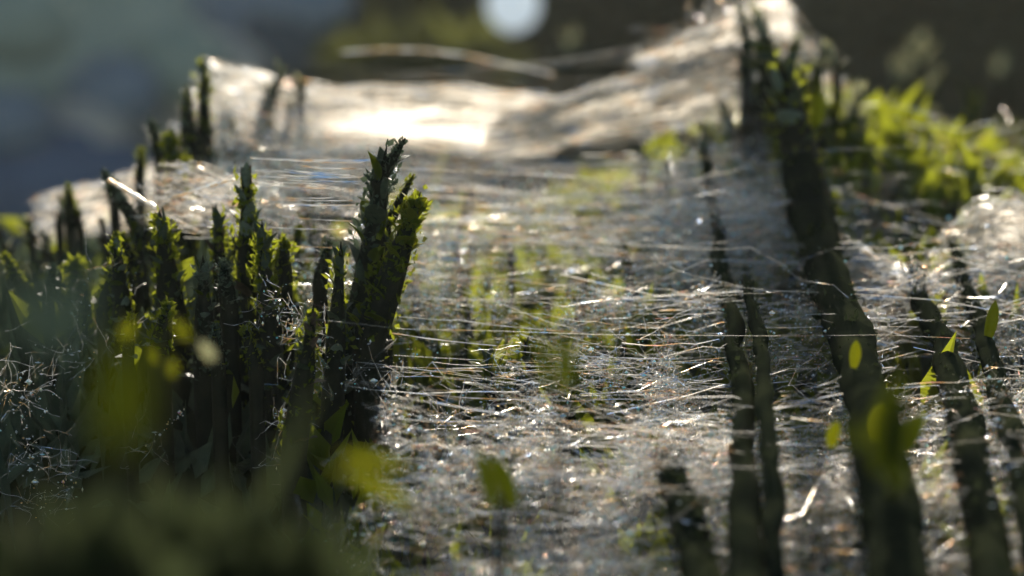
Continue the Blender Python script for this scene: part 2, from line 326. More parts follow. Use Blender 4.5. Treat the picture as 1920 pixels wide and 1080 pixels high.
# dark twigs added for the shadow bands, leaning towards the camera over the right side of the web, blurred at their near ends
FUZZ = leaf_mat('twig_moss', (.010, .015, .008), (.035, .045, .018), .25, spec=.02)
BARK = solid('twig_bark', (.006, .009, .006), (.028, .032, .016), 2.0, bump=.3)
def twig(pts, label, sprouts=()):
    loc = at(*pts[0][:3]); c = []; r = []
    for a, b in zip(pts[:-1], pts[1:]):
        for i in range(5):
            t = i/5; q = at(*a[:3]).lerp(at(*b[:3]), t); c.append(q-loc); r.append((a[3]*K*a[2]*(1-t)+b[3]*K*b[2]*t)/2*.84)
    c.append(at(*pts[-1][:3])-loc); r.append(pts[-1][3]*K*pts[-1][2]/2)
    n = len(c); c = np.array([[list(q) for q in c]]); c[0, 1:-1] += R.normal(0, .012, (n-2, 3)); r = np.array([r])*(.88+R.normal(0, .03, (1, n))); r[0, 0] = .01
    root = empty('twig', loc, label=label, cat='twig', group='dark twigs added for the shadow bands over the right of the web')
    cc = np.stack([np.interp(np.linspace(0, n-1, 4*n), np.arange(n), c[0, :, a]) for a in range(3)], -1)[None]; rc = np.interp(np.linspace(0, n-1, 4*n), np.arange(n), r[0])[None]
    V, Q = tubes(cc, rc, 16); V = V+(np.stack([vnoise(V[:, 0]*5+V[:, 2]*5, V[:, 1]*3, 3), V[:, 0]*0, vnoise(V[:, 0]*5-V[:, 2]*5, V[:, 1]*3, 8)], -1)-.5)*.07
    link('stem', mesh_np('stem', V, Q, BARK), root)
    mf = 420; ii = R.integers(2, 4*n-2, mf); an = R.uniform(0, 2*math.pi, mf); pf = cc[0, ii]+np.stack([np.cos(an), 0*an, np.sin(an)], -1)*rc[0, ii][:, None]*.9
    mr = float(r.mean()); V, Q = leaf_cloud(pf, mr*.55, mr*.28, .2); tag(link('moss_fuzz', mesh_np('moss_fuzz', V, Q, FUZZ, False), root), kind='stuff')
    for k in range(int(n*.5)):     # old scale leaves pressed to the bark
        i = random.randrange(2, n-2); q = Vector(c[0, i]); rr = r[0, i]; an = random.uniform(0, 2*math.pi); ov = Vector((math.cos(an), 0, math.sin(an)))
        d = Vector(c[0, i-2]-c[0, i]).normalized(); z = (d+ov*.04).normalized(); x = (-ov).cross(z).normalized(); y = z.cross(x)
        o = link('leaf', LM['dark'][k % 3], root); o.matrix_local = Matrix.Translation(q+ov*rr*.8) @ Matrix((x, y, z)).transposed().to_4x4() @ Matrix.Diagonal((rr*1.1, rr*.9, rr*1.6, 1))
    for px, py, d, L, W, kd, an in sprouts:
        o = link('leaf', LM[kd][0], root); o.location = at(px, py, d)-loc; o.rotation_euler = (.1, an, random.uniform(-.4, .4)); o.scale = (W*K*d*2.8, W*K*d*2, L*K*d)
twig([(1432, 100, 21.3, 60), (1485, 260, 20.4, 88), (1525, 430, 19.0, 110), (1580, 600, 17.0, 112), (1640, 780, 14.9, 130), (1700, 1150, 12.2, 180)], 'thickest added shadow-band twig, leaning from the web peak down to the lower right', [(1640, 830, 13.6, 90, 44, 'yellow', .1), (1670, 870, 13.6, 100, 50, 'green', -.1), (1700, 850, 13.4, 90, 50, 'green', .3), (1560, 840, 14, 60, 30, 'yellow', .1), (1600, 690, 15, 60, 24, 'yellow', .1), (1470, 300, 20, 80, 30, 'green', .1), (1530, 240, 20, 80, 30, 'green', .1)])
twig([(1318, 285, 20.9, 24), (1342, 430, 19.2, 34), (1372, 600, 17.1, 46), (1392, 760, 15.2, 56), (1400, 1150, 12.6, 110)], 'long added shadow-band twig left of the thickest, broad and black at the bottom')
twig([(1398, 505, 17.6, 22), (1425, 640, 16.2, 38), (1440, 800, 14.6, 46), (1458, 1150, 12.6, 60)], 'slim straight added shadow-band twig just left of the thickest')
twig([(1700, 480, 18.6, 34), (1762, 640, 16.7, 66), (1812, 800, 15.0, 96), (1870, 1150, 12.4, 120)], 'added shadow-band twig below the bright triangular silk patch')
twig([(1780, 440, 19.0, 26), (1842, 620, 17.0, 44), (1890, 800, 15.0, 64), (1950, 1050, 12.8, 84)], 'added shadow-band twig crossing in front of the pale silk mound to the right edge', [(1850, 640, 16.6, 90, 26, 'green', .2)])
twig([(1235, 850, 15.0, 40), (1290, 950, 14.2, 90), (1330, 1150, 12.8, 120)], 'short black twig end added in the dark gap at the bottom right of the middle')

# ------------------------------------------------------------------ web surface
ctrl = [(600, 1080, 13.9), (960, 1080, 13.8), (1300, 1080, 13.8), (1700, 1080, 13.4), (2050, 1080, 13.2),
        (600, 850, 15.0), (960, 850, 15.0), (1300, 850, 15.1), (1700, 850, 14.8), (2050, 850, 14.7),
        (560, 700, 16.3), (960, 700, 16.4), (1300, 700, 16.4), (1700, 700, 16.2), (2050, 700, 16.2),
        (480, 540, 17.7), (960, 540, 18.0), (1300, 540, 18.1), (1700, 540, 18.2), (2050, 540, 18.2),
        (400, 400, 19.0), (700, 400, 19.6), (960, 400, 19.9), (1300, 400, 19.9), (1700, 440, 19.9), (2000, 440, 19.7),
        (330, 300, 20.6), (700, 300, 21.5), (960, 310, 21.7), (1250, 290, 21.7), (1500, 280, 21.5), (1800, 330, 21.4), (560, 255, 22.3), (700, 262, 22.4), (900, 268, 22.5), (1100, 255, 22.4), (1300, 215, 22.2),
        (200, 400, 20.0), (60, 430, 19.7), (-100, 450, 19.7), (60, 560, 18.8),
        (390, 110, 22.2), (560, 165, 22.7), (700, 180, 22.8), (830, 160, 22.85), (950, 190, 22.9), (1100, 172, 22.8), (1250, 118, 22.7), (1430, 25, 22.5), (1560, 170, 22.5), (1700, 270, 22.8), (1900, 270, 22.8)]
P = np.array([at(*c) for c in ctrl]); P = np.vstack([P, [[x, 26.0, -1.8] for x in (-6, -4, -2, 0, 2, 4, 6)], [[x, 11, -1.4] for x in (-5, -2, 1, 4)]])
def tps(d2): return np.where(d2 > 1e-9, d2*np.log(d2+1e-12)*.5, 0)
n = len(P); D2 = ((P[:, None, :2]-P[None, :, :2])**2).sum(-1)
A = np.zeros((n+3, n+3)); A[:n, :n] = tps(D2)+np.eye(n)*.004; A[:n, n] = 1; A[:n, n+1:] = P[:, :2]; A[n, :n] = 1; A[n+1:, :n] = P[:, :2].T
W_ = np.linalg.solve(A, np.concatenate([P[:, 2], [0, 0, 0]]))
def web_z(X, Y):
    X = np.asarray(X, float); Y = np.asarray(Y, float); sh = X.shape; x, y = X.ravel(), Y.ravel()
    out = np.empty(len(x))
    for a in range(0, len(x), 20000):
        b = slice(a, a+20000)
        d2 = (x[b, None]-P[None, :, 0])**2+(y[b, None]-P[None, :, 1])**2
        out[b] = tps(d2)@W_[:n]+W_[n]+x[b]*W_[n+1]+y[b]*W_[n+2]
    out += .30*(vnoise(x*1.1, y*1.5, 31, 1, 2)-.5)*np.clip((21.5-y)/2, 0, 1)
    return out.reshape(sh)
HOLES = [(1010, 560, 60, 18), (1050, 640, 60, 20), (1120, 890, 60, 26), (900, 960, 60, 22), (1040, 980, 60, 20), (740, 1000, 50, 30), (1180, 1000, 70, 24), (1000, 830, 50, 20), (1150, 740, 60, 16), (1080, 430, 60, 18), (1000, 360, 50, 16), (860, 380, 60, 25), (920, 680, 55, 16), (880, 570, 45, 15), (1270, 270, 70, 32), (1190, 300, 35, 18), (1160, 650, 80, 30), (1340, 690, 90, 45), (960, 780, 35, 14), (1200, 700, 50, 18),
         (840, 660, 50, 18), (870, 720, 55, 18), (800, 800, 55, 40), (1230, 800, 80, 25), (1260, 950, 80, 40), (1290, 830, 60, 25), (650, 640, 40, 60), (770, 910, 50, 35), (660, 750, 60, 50),
         (1130, 610, 40, 14), (950, 440, 40, 12), (1430, 350, 60, 20), (720, 700, 50, 30), (1560, 330, 60, 40)]
def dens(px, py):
    """how thick the silk lies, as seen over the place"""
    left = np.interp(py, [80, 170, 300, 450, 560, 640, 750, 850, 950, 1080, 1300], [520, 380, 330, 430, 560, 600, 660, 700, 690, 650, 620])
    left = left+60*(vnoise(py*0+px*.002, py*.012, 9)-.5)
    d = np.clip((px-left)/60, 0, 1)
    for hx, hy, a, b in HOLES:
        q = ((px-hx)/a)**2+((py-hy)/b)**2; d = d*np.clip((q-.65)/.7, .04, 1)
    return d*np.clip(.5+3.6*(vnoise(px*.008, py*.024, 4, 1, 3)-.52)*1.35, .01, 1.2)*np.interp(py, [420, 520, 800, 900], [1, .8, .8, 1])

# ---- gauze
gx, gy = np.meshgrid(np.linspace(-6, 6, 300), np.concatenate([np.linspace(12.2, 20, 200), np.linspace(20.03, 25.5, 220)]))
gz = web_z(gx, gy) + .16*(vnoise(gx*1.2, gy*4, 11, 1, 4)-.5) + .05*(vnoise(gx*3, gy*9, 12, 1, 2)-.5) + .10*np.clip((gy-20)/2, 0, 1)*(vnoise(gx*1.6, gy*2, 13)-.5)*4*.6
px, py = to_px(np.stack([gx, gy, gz], -1))
main_web = empty('sheet_web', (0, 18, 0), label='great sheet of spider silk sagging between the left sprigs and the right stalks', cat='spider web')
right_web = empty('sheet_web', (3.5, 16, 0), label='grainy silk veil striped by the shadows of the stalks at the right', cat='spider web')
split = np.interp(py, [-200, 200, 480, 1080, 1400], [1400, 1400, 1300, 1300, 1300])
dn = dens(px, py)
ridge = np.clip((gy-21.6)/.8, 0, 1); dn = dn*np.clip((23.1-gy)/.15, 0, 1)
gd = dn*(.05+.06*np.clip((py-820)/80, 0, 1)*.5+.18*np.clip((gy-20)/1.5, 0, 1)*np.clip((22.0-gy)/.4, 0, 1))*np.clip((22.6-gy)/.3, 0, 1)*np.clip((split-px)/140, 0, 1)
gd *= np.where(py > 850, 1.25, 1)
o = link('gauze', grid_mesh('gauze', gx, gy, gz, GAUZE, {'cover': ('FLOAT', np.clip(gd, 0, 1))}), main_web); o.matrix_parent_inverse = main_web.matrix_world.inverted(); o.location = (0, -18, 0); 
gr = dn*np.clip((px-split+50)/140, 0, 1)*np.interp(py, [150, 300, 480, 560, 1080], [.5, .06, .15, .5, .35])
gr *= 1-.8*np.clip((px-1560)/40, 0, 1)*np.clip((470-py)/40, 0, 1)
o = link('gauze', grid_mesh('gauze', gx, gy, gz+.03*(vnoise(gx*14, gy*14, 15)-.5), GAUZE_FINE, {'cover': ('FLOAT', np.clip(gr*1.1, 0, 1))}), right_web); o.location = (-3.5, -16, 0)

# ---- fine threads as one mass
def scatter(nw, xr, yr, f):
    """random points on the web kept with probability f(px,py)"""
    out = []
    while sum(map(len, out)) < nw:
        x = R.uniform(*xr, nw*2); y = R.uniform(*yr, nw*2); z = web_z(x, y)
        a, b = to_px(np.stack([x, y, z], -1)); keep = R.random(len(x)) < f(a, b)
        out.append(np.stack([x, y, z], -1)[keep])
    return np.concatenate(out)[:nw]
def threads(Cn, L, ang, slope=0, thick=.0022, lift=.12, n=6, sag=.04, wob=.0):
    s = len(Cn); L = L*np.exp(R.normal(0, .45, s)); a = ang[0]+R.normal(0, ang[1], s)
    t = np.linspace(-.5, .5, n)[None, :]
    X = Cn[:, 0:1]+np.cos(a)[:, None]*L[:, None]*t; Y = Cn[:, 1:2]+np.sin(a)[:, None]*L[:, None]*t
    off = R.normal(0, lift, s)
    e0 = web_z(X[:, 0], Y[:, 0])+off+R.normal(0, lift*.5, s); e1 = web_z(X[:, -1], Y[:, -1])+off+R.normal(0, lift*.5, s)
    tt = t+.5; Z = e0[:, None]*(1-tt)+e1[:, None]*tt-(sag*L)[:, None]*4*tt*(1-tt)*R.random(s)[:, None]
    Pn = np.stack([X, Y, Z], -1)
    a0, b0 = to_px(Pn[:, 0]); a1, b1 = to_px(Pn[:, -1]); keep = (dens(a0, b0) > 0)&(dens(a1, b1) > 0); Pn = Pn[keep]; L = L[keep]; s = len(Pn)
    if wob: Pn += R.normal(0, wob, Pn.shape)*(L[:, None, None])
    r = thick*np.minimum(np.exp(R.normal(0, .35, (s, 1)))*np.exp(R.normal(0, .3, (s, n))), 1.7)
    return tubes(Pn, r)
def join(parts):
    Vs, Qs, o = [], [], 0
    for V, Q in parts: Vs.append(V); Qs.append(Q+o); o += len(V)
    return np.concatenate(Vs), np.concatenate(Qs)
def mainf(a, b): return dens(a, b)*np.clip((1440-a)/140, 0, 1)*(a > 250)*(b > 100)
def network(Nn, xr, yr, f, ax=2.6, k=3, thick=.0018, lift=.08):
    """nodes joined to their neighbours: the open cells of the web"""
    Pn = scatter(Nn, xr, yr, f); Pn[:, 2] += R.normal(0, lift, Nn)
    E = []
    for a in range(Nn):
        d = ((Pn[:, 0]-Pn[a, 0])/ax)**2+(Pn[:, 1]-Pn[a, 1])**2*1.0+((Pn[:, 2]-Pn[a, 2]))**2; d[a] = 9e9
        for j in np.argpartition(d, k)[:k]:
            E.append((a, j))
    E = np.array(E); t = np.linspace(0, 1, 4)[None, :, None]
    Q = Pn[E[:, 0]][:, None]*(1-t)+Pn[E[:, 1]][:, None]*t
    Q[:, 1:3] += R.normal(0, .012, Q[:, 1:3].shape)
    r = thick*np.exp(R.normal(0, .4, (len(E), 1)))*np.ones((1, 4))
    return tubes(Q, r)
parts = [threads(scatter(800, (-5, 3), (13, 20), mainf), .8, (.05, .6), thick=.0008, lift=.18, n=7, wob=.012),
         threads(scatter(240, (-5, 3), (13, 23), mainf), 2.4, (.04, .16), thick=.0010, n=8, lift=.15, wob=.003),
         threads(scatter(300, (-5, 3.3), (19.5, 22.2), mainf), 1.5, (.02, .22), thick=.0015, lift=.06),
         threads(scatter(1400, (-3, 2.6), (12.8, 15.6), mainf), .3, (.1, .7), thick=.0008, wob=.05),
         network(1500, (-4, 2.6), (14.4, 19.5), mainf, thick=.0008),
         network(700, (-3, 2.6), (13, 16.8), lambda a, b: mainf(a, b), thick=.0011)]
V, Q = join(parts); o = tag(link('fine_threads', mesh_np('fine_threads', V, Q, SILK), main_web), kind='stuff'); o.location = (0, -18, 0)
def specks(Cn, size, lift=.1):
    s = len(Cn); Cn = Cn.copy(); Cn[:, 2] += R.normal(0, lift, s)
    oc = np.array([[1, 0, 0], [-1, 0, 0], [0, 1, 0], [0, -1, 0], [0, 0, 1], [0, 0, -1]], float)
    r = size*np.exp(R.normal(0, .5, (s, 1, 1))); st = np.exp(R.normal(0, .4, (s, 1, 3)))
    V = Cn[:, None]+oc[None]*r*st
    F = np.array([[0, 2, 4], [2, 1, 4], [1, 3, 4], [3, 0, 4], [2, 0, 5], [1, 2, 5], [3, 1, 5], [0, 3, 5]])
    return V.reshape(-1, 3), (F[None]+np.arange(s)[:, None, None]*6).reshape(-1, 3)
V, Q = specks(scatter(30000, (-4, 3), (12.8, 21.5), mainf), .0042)
o = tag(link('silk_specks', mesh_np('silk_specks', V, Q, SPARK, False), main_web), kind='stuff'); o.location = (0, -18, 0)
V, Q = leaf_cloud(scatter(700, (-4, 5.5), (12.8, 21.5), lambda a, b: dens(a, b)*(b > 200)*(a > 300)), .05, .025, 0); o = tag(link('plant_dust', mesh_np('plant_dust', V, Q, BROWNLEAF, False), main_web), kind='stuff'); o.location = (0, -18, 0)
def rightf(a, b): return dens(a, b)*(a > 1250)*np.interp(b, [150, 300, 480, 600], [.7, .3, 1, 1])*(1-.85*((a > 1580) & (b < 450)))
parts = [threads(scatter(9000, (.8, 5.8), (12.6, 19.5), rightf), .15, (1.2, .9), thick=.0010, wob=.09, lift=.09),
         threads(scatter(1100, (.8, 5.8), (13, 23.0), rightf), .9, (.2, .6), thick=.0018, wob=.02),
         threads(scatter(900, (1.2, 5.8), (19, 23.0), rightf), .6, (.1, .8), thick=.003, wob=.03)]
V, Q = join(parts); o = tag(link('fine_threads', mesh_np('fine_threads', V, Q, SILK), right_web), kind='stuff'); o.location = (-3.5, -16, 0)
V, Q = specks(scatter(26000, (.8, 5.8), (12.6, 20.5), rightf), .0038)
o = tag(link('silk_specks', mesh_np('silk_specks', V, Q, SPARK, False), right_web), kind='stuff'); o.location = (-3.5, -16, 0)

# ---- single bright threads: parts of the main web
def thread(pa, pb, r=.004, sag=.0, parent=main_web, mat=SILKB, n=14, name='thread'):
    a, b = Vector(pa), Vector(pb)
    if parent is main_web and (abs(a.z-b.z) > .12*(b-a).length or abs(a.y-b.y) > .33*(b-a).length): return None
    Lw = (b-a).length*.0012; off = parent.location if parent else Vector((0, 0, 0))
    Pt = np.array([[list(a.lerp(b, i/(n-1))-Vector((0, 0, sag*4*(i/(n-1))*(1-i/(n-1))))-off) for i in range(n)]])
    Pt[0, 1:-1] += R.normal(0, Lw, (n-2, 3)); rr = .68*r*np.minimum(np.exp(R.normal(0, .4, (1, n))), 1.5)
    V, Q = tubes(Pt, rr, 4); return link(name, mesh_np(name, V, Q, mat), parent)
def wpt(px, py, dz=0):
    """point of the web surface seen at a pixel"""
    lo, hi = 11.0, 24.0
    ds = np.linspace(lo, hi, 300); pts = np.array([at(px, py, d) for d in ds]); g = pts[:, 2]-web_z(pts[:, 0], pts[:, 1])
    k = np.where(g < 0)[0]; d = ds[k[0]] if len(k) else 22.5
    v = at(px, py, d); v.z += dz; return v
LINES = [  # parallel bright threads strung between the grey and the black sprig (kept at the sprigs' depth)
    (470, 296, 700, 300, 17.5, 17.6), (478, 318, 702, 326, 17.4, 17.0), (476, 330, 702, 336, 17.4, 17.0), (474, 342, 700, 350, 17.3, 17.0),
    (470, 352, 700, 356, 17.3, 17.0), (480, 368, 690, 378, 17.3, 17.0), (490, 380, 690, 390, 17.3, 17.0), (500, 400, 688, 404, 17.3, 17.0),
    (520, 430, 690, 442, 17.2, 16.9), (555, 436, 685, 448, 17.2, 16.9), (550, 445, 640, 452, 17.2, 16.9), (500, 430, 560, 450, 17.1, 17), (520, 488, 620, 522, 16.8, 16.7), (560, 565, 615, 578, 16.6, 16.6), (560, 572, 615, 584, 16.6, 16.6), (535, 588, 620, 602, 16.5, 16.5),
    (560, 345, 702, 340, 17.2, 17.0), (600, 290, 705, 305, 17.6, 17.4), (590, 278, 700, 285, 18.2, 18)]
for a in LINES: thread(at(a[0], a[1], a[4]), at(a[2], a[3], a[5]), .0065, .01)
for k in range(34):   # threads running on from the black sprig to the right
    y = random.uniform(325, 500); x0 = random.uniform(740, 860); L = random.uniform(150, 480); thread(wpt(x0, y, .16), wpt(x0+L, y+random.uniform(-14, 8)-L*.02, .16), random.uniform(.0022, .0045), .01, mat=random.choice([SILKB, SILKB, SILKG]))
for k in range(26):   # more of the same bundle, finer
    y = random.triangular(275, 470, 340); x0 = random.uniform(470, 600); thread(at(x0, y, 17.2), at(random.uniform(620, 702), y+random.uniform(0, 10), 17.1), .003, .006)
FLAT = [(770, 345, 1240, 335), (780, 350, 1200, 352), (785, 465, 930, 468), (760, 490, 860, 488), (785, 470, 1000, 455), (745, 566, 785, 568), (700, 660, 930, 690), (760, 680, 1000, 735), (830, 738, 1150, 722),
        (1030, 775, 1280, 745), (1080, 790, 1300, 760), (1150, 810, 1270, 795), (1100, 845, 1310, 830), (1110, 855, 1300, 848), (1090, 800, 1260, 770), (930, 1036, 1140, 1024), (1140, 1026, 1290, 1000), (730, 1045, 800, 1062),
        (840, 1000, 1000, 1010), (1160, 935, 1260, 920), (880, 895, 1000, 890), (1010, 880, 1060, 862), (690, 935, 760, 955), (760, 1022, 850, 1022), (1060, 560, 1240, 590), (900, 555, 1060, 575), (1240, 640, 1390, 660),
        (1230, 720, 1300, 680), (1400, 765, 1560, 720), (1450, 660, 1600, 690), (850, 640, 1100, 665), (700, 600, 800, 620), (740, 745, 900, 750), (820, 800, 960, 820), (980, 740, 1200, 730), (880, 845, 1100, 815), (960, 700, 1250, 715)]
for k, a in enumerate(FLAT): thread(wpt(a[0], a[1], .14), wpt(a[2], a[3], .14), random.uniform(.0035, .006), .01, mat=(SILKG if k % 3 else SILKB))
for k in range(120):
    c = scatter(1, (-3.4, 2.6), (13.2, 22.5), mainf)[0]; L = random.uniform(.5, 2.2); an = random.gauss(.07, .13)
    dx, dy = math.cos(an)*L/2, math.sin(an)*L/2; dz = random.uniform(.0, .14)
    if min(dens(*[np.array([q]) for q in to_px(np.array([c[0]+sg*dx*1.1, c[1]+sg*dy, float(c[2])]))])[0] for sg in (-1, 1)) <= .001 or to_px(c)[1] < 210: continue
    thread((c[0]-dx, c[1]-dy, float(web_z(c[0]-dx, c[1]-dy))+dz), (c[0]+dx, c[1]+dy, float(web_z(c[0]+dx, c[1]+dy))+dz), random.uniform(.002, .004)*(1+(c[1] > 19)*.2), random.uniform(0, .05))
print('main threads done')
# cords elsewhere
def strand(pts, r, label, cat='silk thread', group=None, name='silk_strand', mat=SILKB):
    root_loc = Vector(pts[0]); Pt = []
    m = 10
    for a, b in zip(pts[:-1], pts[1:]):
        for i in range(m): Pt.append(list(Vector(a).lerp(Vector(b), i/m)-root_loc))
    Pt.append(list(Vector(pts[-1])-root_loc)); Pt = np.array([Pt])
    V, Q = tubes(Pt, r*np.exp(R.normal(0, .3, (1, Pt.shape[1]))), 5)
    o = link(name, mesh_np(name, V, Q, mat), None, root_loc); return tag(o, label, cat, group)
strand([at(205, 338, 18.2), at(290, 388, 17.4)], .012, 'pale silk cord running down from the leaning sprig at the left')
strand([at(320, 372, 18.0), at(380, 352, 17.8), at(440, 336, 17.5)], .010, 'pale silk cord reaching the sharp grey sprig from the left')
strand([at(x, y, 24) for x, y in ((640, 98), (720, 92), (800, 94), (880, 104), (960, 122), (1040, 140))], .010, 'lone bright thread bowed in the air above the far edge of the web')

# ------------------------------------------------------------------ masses of small leaves
m = 26000; x = R.uniform(-8, 8, m); y = R.uniform(11, 25.5, m); z = cushion_z(x, y)
k = (z > -5) & ((x > -1.4) | (y > 16)); pts = np.stack([x, y, z], -1)[k]
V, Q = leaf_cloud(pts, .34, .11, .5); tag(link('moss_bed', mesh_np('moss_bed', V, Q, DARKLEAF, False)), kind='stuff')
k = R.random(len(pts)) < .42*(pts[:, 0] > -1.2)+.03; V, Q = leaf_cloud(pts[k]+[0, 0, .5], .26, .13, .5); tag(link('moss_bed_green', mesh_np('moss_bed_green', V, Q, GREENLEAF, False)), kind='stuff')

# ------------------------------------------------------------------ leafy shoots under and behind the web
def shoot(px, py, d, hpx, wpx, kinds, label, group=None, lean=0, leaves=7, spread=.8, **kw):
    a = at(px, py, d); H = hpx*K*d; W = wpx*K*d
    return sprig(a-Vector((0, 0, H*.6)), a+Vector((lean*H, 0, H*.4)), W*.5, kinds, label, group, name='leafy_shoot', leaves=int(leaves*1.7), spread=spread, leaf_len=W*.95, cat='moss shoot', **kw)
GU = 'green shoots half hidden under the silk sheet'; LU = 'green mossy shoot showing through a gap in the silk sheet'
for px, py, h, w_ in [(860, 385, 60, 34), (920, 685, 60, 60), (1270, 275, 80, 60), (1205, 300, 60, 40), (880, 320, 50, 34), (960, 785, 50, 40), (930, 870, 120, 50), (1070, 690, 80, 50), (1085, 520, 80, 30), (1180, 465, 60, 40), (960, 440, 40, 30),
        (560, 240, 70, 40), (500, 225, 60, 40), (455, 235, 60, 40), (600, 420, 80, 50), (660, 420, 60, 40), (1050, 750, 60, 40), (800, 820, 60, 40), (780, 490, 60, 40), (880, 575, 50, 40), (1000, 650, 60, 50), (1370, 340, 60, 50), (1440, 350, 60, 40), (1390, 470, 60, 30)]:
    p0 = wpt(px, py, -.12); shoot(px, py+h*.2, p0.y, h*1.3, w_, ['green', 'yellow', 'green', 'dark'], which('shoot in a silk gap', px, py, ('green',), h), GU, random.uniform(-.4, .4))
GB = 'shoots behind the right stalks'; LB = 'small leafy shoot in the green thicket behind the pale silk mound'
for k in range(70):
    px = random.uniform(1490, 1960); py = random.uniform(255, 450); d = 21.2+random.uniform(0, 1.0)+(4.5 if py < 330 else 0)
    hh = random.uniform(90, 160); kk = random.choice([['green', 'yellow'], ['yellow', 'green', 'dark'], ['pale', 'green', 'yellow'], ['dark', 'yellow', 'green']])
    shoot(px, py, d, hh, random.uniform(34, 60), kk, which('thicket shoot', px, py, kk, hh), GB, random.uniform(-.5, .5), leaves=8, spread=.7)
GT = 'pale tufts at the peak of the web'
for px, py, h, w_, kd in [(1440, 50, 70, 60, ['pale']), (1400, 40, 50, 36, ['pale', 'grey']), (1480, 90, 60, 40, ['pale', 'green']), (1530, 110, 60, 44, ['grey', 'pale']), (1570, 105, 50, 34, ['pale']), (1510, 150, 60, 60, ['pale', 'green']), (1590, 190, 80, 50, ['grey', 'pale']), (1620, 240, 80, 50, ['pale', 'grey']), (1555, 200, 80, 44, ['green', 'grey']), (1380, 220, 70, 50, ['pale', 'grey']), (1340, 260, 60, 50, ['pale', 'grey', 'green']), (1400, 120, 70, 60, ['dark', 'grey']), (1420, 160, 80, 60, ['dark', 'grey', 'green'])]:
    shoot(px, py, 21.9, h, w_, kd, which('lichen tuft', px, py, kd, h), GT, random.uniform(-.5, .5), leaves=8)
for px, py, h, w_, kd, lb in [(1820, 260, 260, 90, ['green'], 'broad blurred green shoot at the upper right behind the thicket'), (1700, 190, 170, 60, ['pale', 'green'], 'pale blurred shoot leaning right above the thicket'), (1640, 230, 130, 60, ['pale', 'grey', 'green'], 'pale green blurred shoot between the web peak and the leaning one'), (1910, 300, 100, 60, ['pale'], 'pale blurred tuft at the right edge above the thicket')]:
    shoot(px, py, 29, h, w_, kd, lb, 'blurred shoots beyond the thicket', .35 if px == 1700 else 0, leaves=9, spread=.5)
for px, py, h, w_ in [(110, 385, 60, 40), (150, 400, 60, 40), (60, 430, 70, 40), (20, 450, 80, 40), (100, 470, 70, 50), (60, 500, 60, 50), (200, 440, 80, 40), (25, 520, 60, 40)]:
    shoot(px, py, 20.0, h, w_, ['pale', 'brown', 'green', 'grey'], which('pale-tipped shoot', px, py, (), h), 'shoots at the far left edge', random.uniform(-.5, .5), leaves=8)
for px, py, h, w_ in [(510, 150, 70, 40), (565, 165, 50, 34), (490, 195, 50, 34), (430, 210, 60, 40), (540, 210, 70, 34)]:
    shoot(px, py, 22.3, h, w_, ['pale', 'green', 'grey'], which('pale-tipped crest shoot', px, py, (), h), 'shoots on the left crest', random.uniform(-.3, .3), leaves=8)

# ------------------------------------------------------------------ steep sails of silk that catch the light
def sail(cor, label, bulge=.15, seed=1, density=1.0, mat=None, lumps=.12, nthr=220, nm='silk_sail'):
    """cor: four (px,py,d) corners, upper left, upper right, lower right, lower left"""
    c = [np.array(at(*q)) for q in cor]; n = 60; u, v = np.meshgrid(np.linspace(0, 1, n), np.linspace(0, 1, n))
    Pq = (c[0]*((1-u)*(1-v))[..., None]+c[1]*(u*(1-v))[..., None]+c[2]*(u*v)[..., None]+c[3]*((1-u)*v)[..., None])
    Pq[..., 2] += bulge*np.sin(u*math.pi)*(1-v); Pq[..., 1] += lumps*(vnoise(u*7, v*2.5, seed, 1, 3)-.5)*2; Pq[..., 2] += lumps*.8*(vnoise(u*7, v*1, seed+3, 1, 4)-.5)
    edge = np.clip(np.minimum(np.minimum(u, 1-u)*4*(.4+1.2*vnoise(v*6, v*0+seed, 3)), np.minimum((1-v)*4, v*7*(.3+1.4*vnoise(u*9, u*0+seed, 5)))), 0, 1); dn = edge*np.clip(density*np.clip(vnoise(u*4, v*9+u*3, seed+7)*3-.1, .4, 1), 0, 1)
    loc = c[0]; Pq = Pq-loc; root = empty(nm, loc, label=label, cat='spider web')
    link('gauze', grid_mesh('gauze', Pq[..., 0], Pq[..., 1], Pq[..., 2], mat or SAILG, {'cover': ('FLOAT', dn)}), root)
    s = nthr; uu = R.random(s); vv = R.random(s)**1.1; L = R.uniform(.15, .6, s); t = np.linspace(-.5, .5, 6)[None]
    a = np.clip(uu[:, None]+L[:, None]*t, 0, 1); b = np.clip(vv[:, None]+R.normal(0, .06, (s, 1))*t*2, 0, 1)
    ii = (b*(n-1)).astype(int); jj = (a*(n-1)).astype(int); Pt = Pq[ii, jj]+R.normal(0, .02, (s, 1, 3)); keep = dn[ii[:, 3], jj[:, 3]] > .1; Pt = Pt[keep]+R.normal(0, .002, Pt[keep].shape)
    V, Q = tubes(Pt, np.full(Pt.shape[:2], .0035)); tag(link('fine_threads', mesh_np('fine_threads', V, Q, SILK), root), kind='stuff')
    return root
SAILG = gauze_mat('silk_gauze_dense', 3.0, (.4, 2, 5), .12, .5, (.88, .84, .77), .15, .92)
sail([(540, 162, 22.3), (1080, 184, 22.4), (1040, 300, 22.1), (560, 285, 22.1)], 'white silk crest bulging upward left of the middle at the far edge', .06, 41, 1.5, nthr=200)
sail([(930, 205, 22.3), (1440, 66, 22.2), (1420, 215, 22.0), (900, 300, 22.05)], 'bright silk swathe rising from the middle towards the peak at the right', -.05, 77, 2.6, nthr=420)
sail([(1180, 104, 22.4), (1460, 5, 22.2), (1470, 110, 22.1), (1230, 165, 22.1)], 'small bright band of silk just under the peak of the web', .0, 9, 2.2)
sail([(1570, 440, 18.9), (1700, 500, 18.6), (1745, 585, 17.9), (1560, 615, 17.7)], 'bright triangular silk patch right of the thick stalk', .0, 12, 2.2)
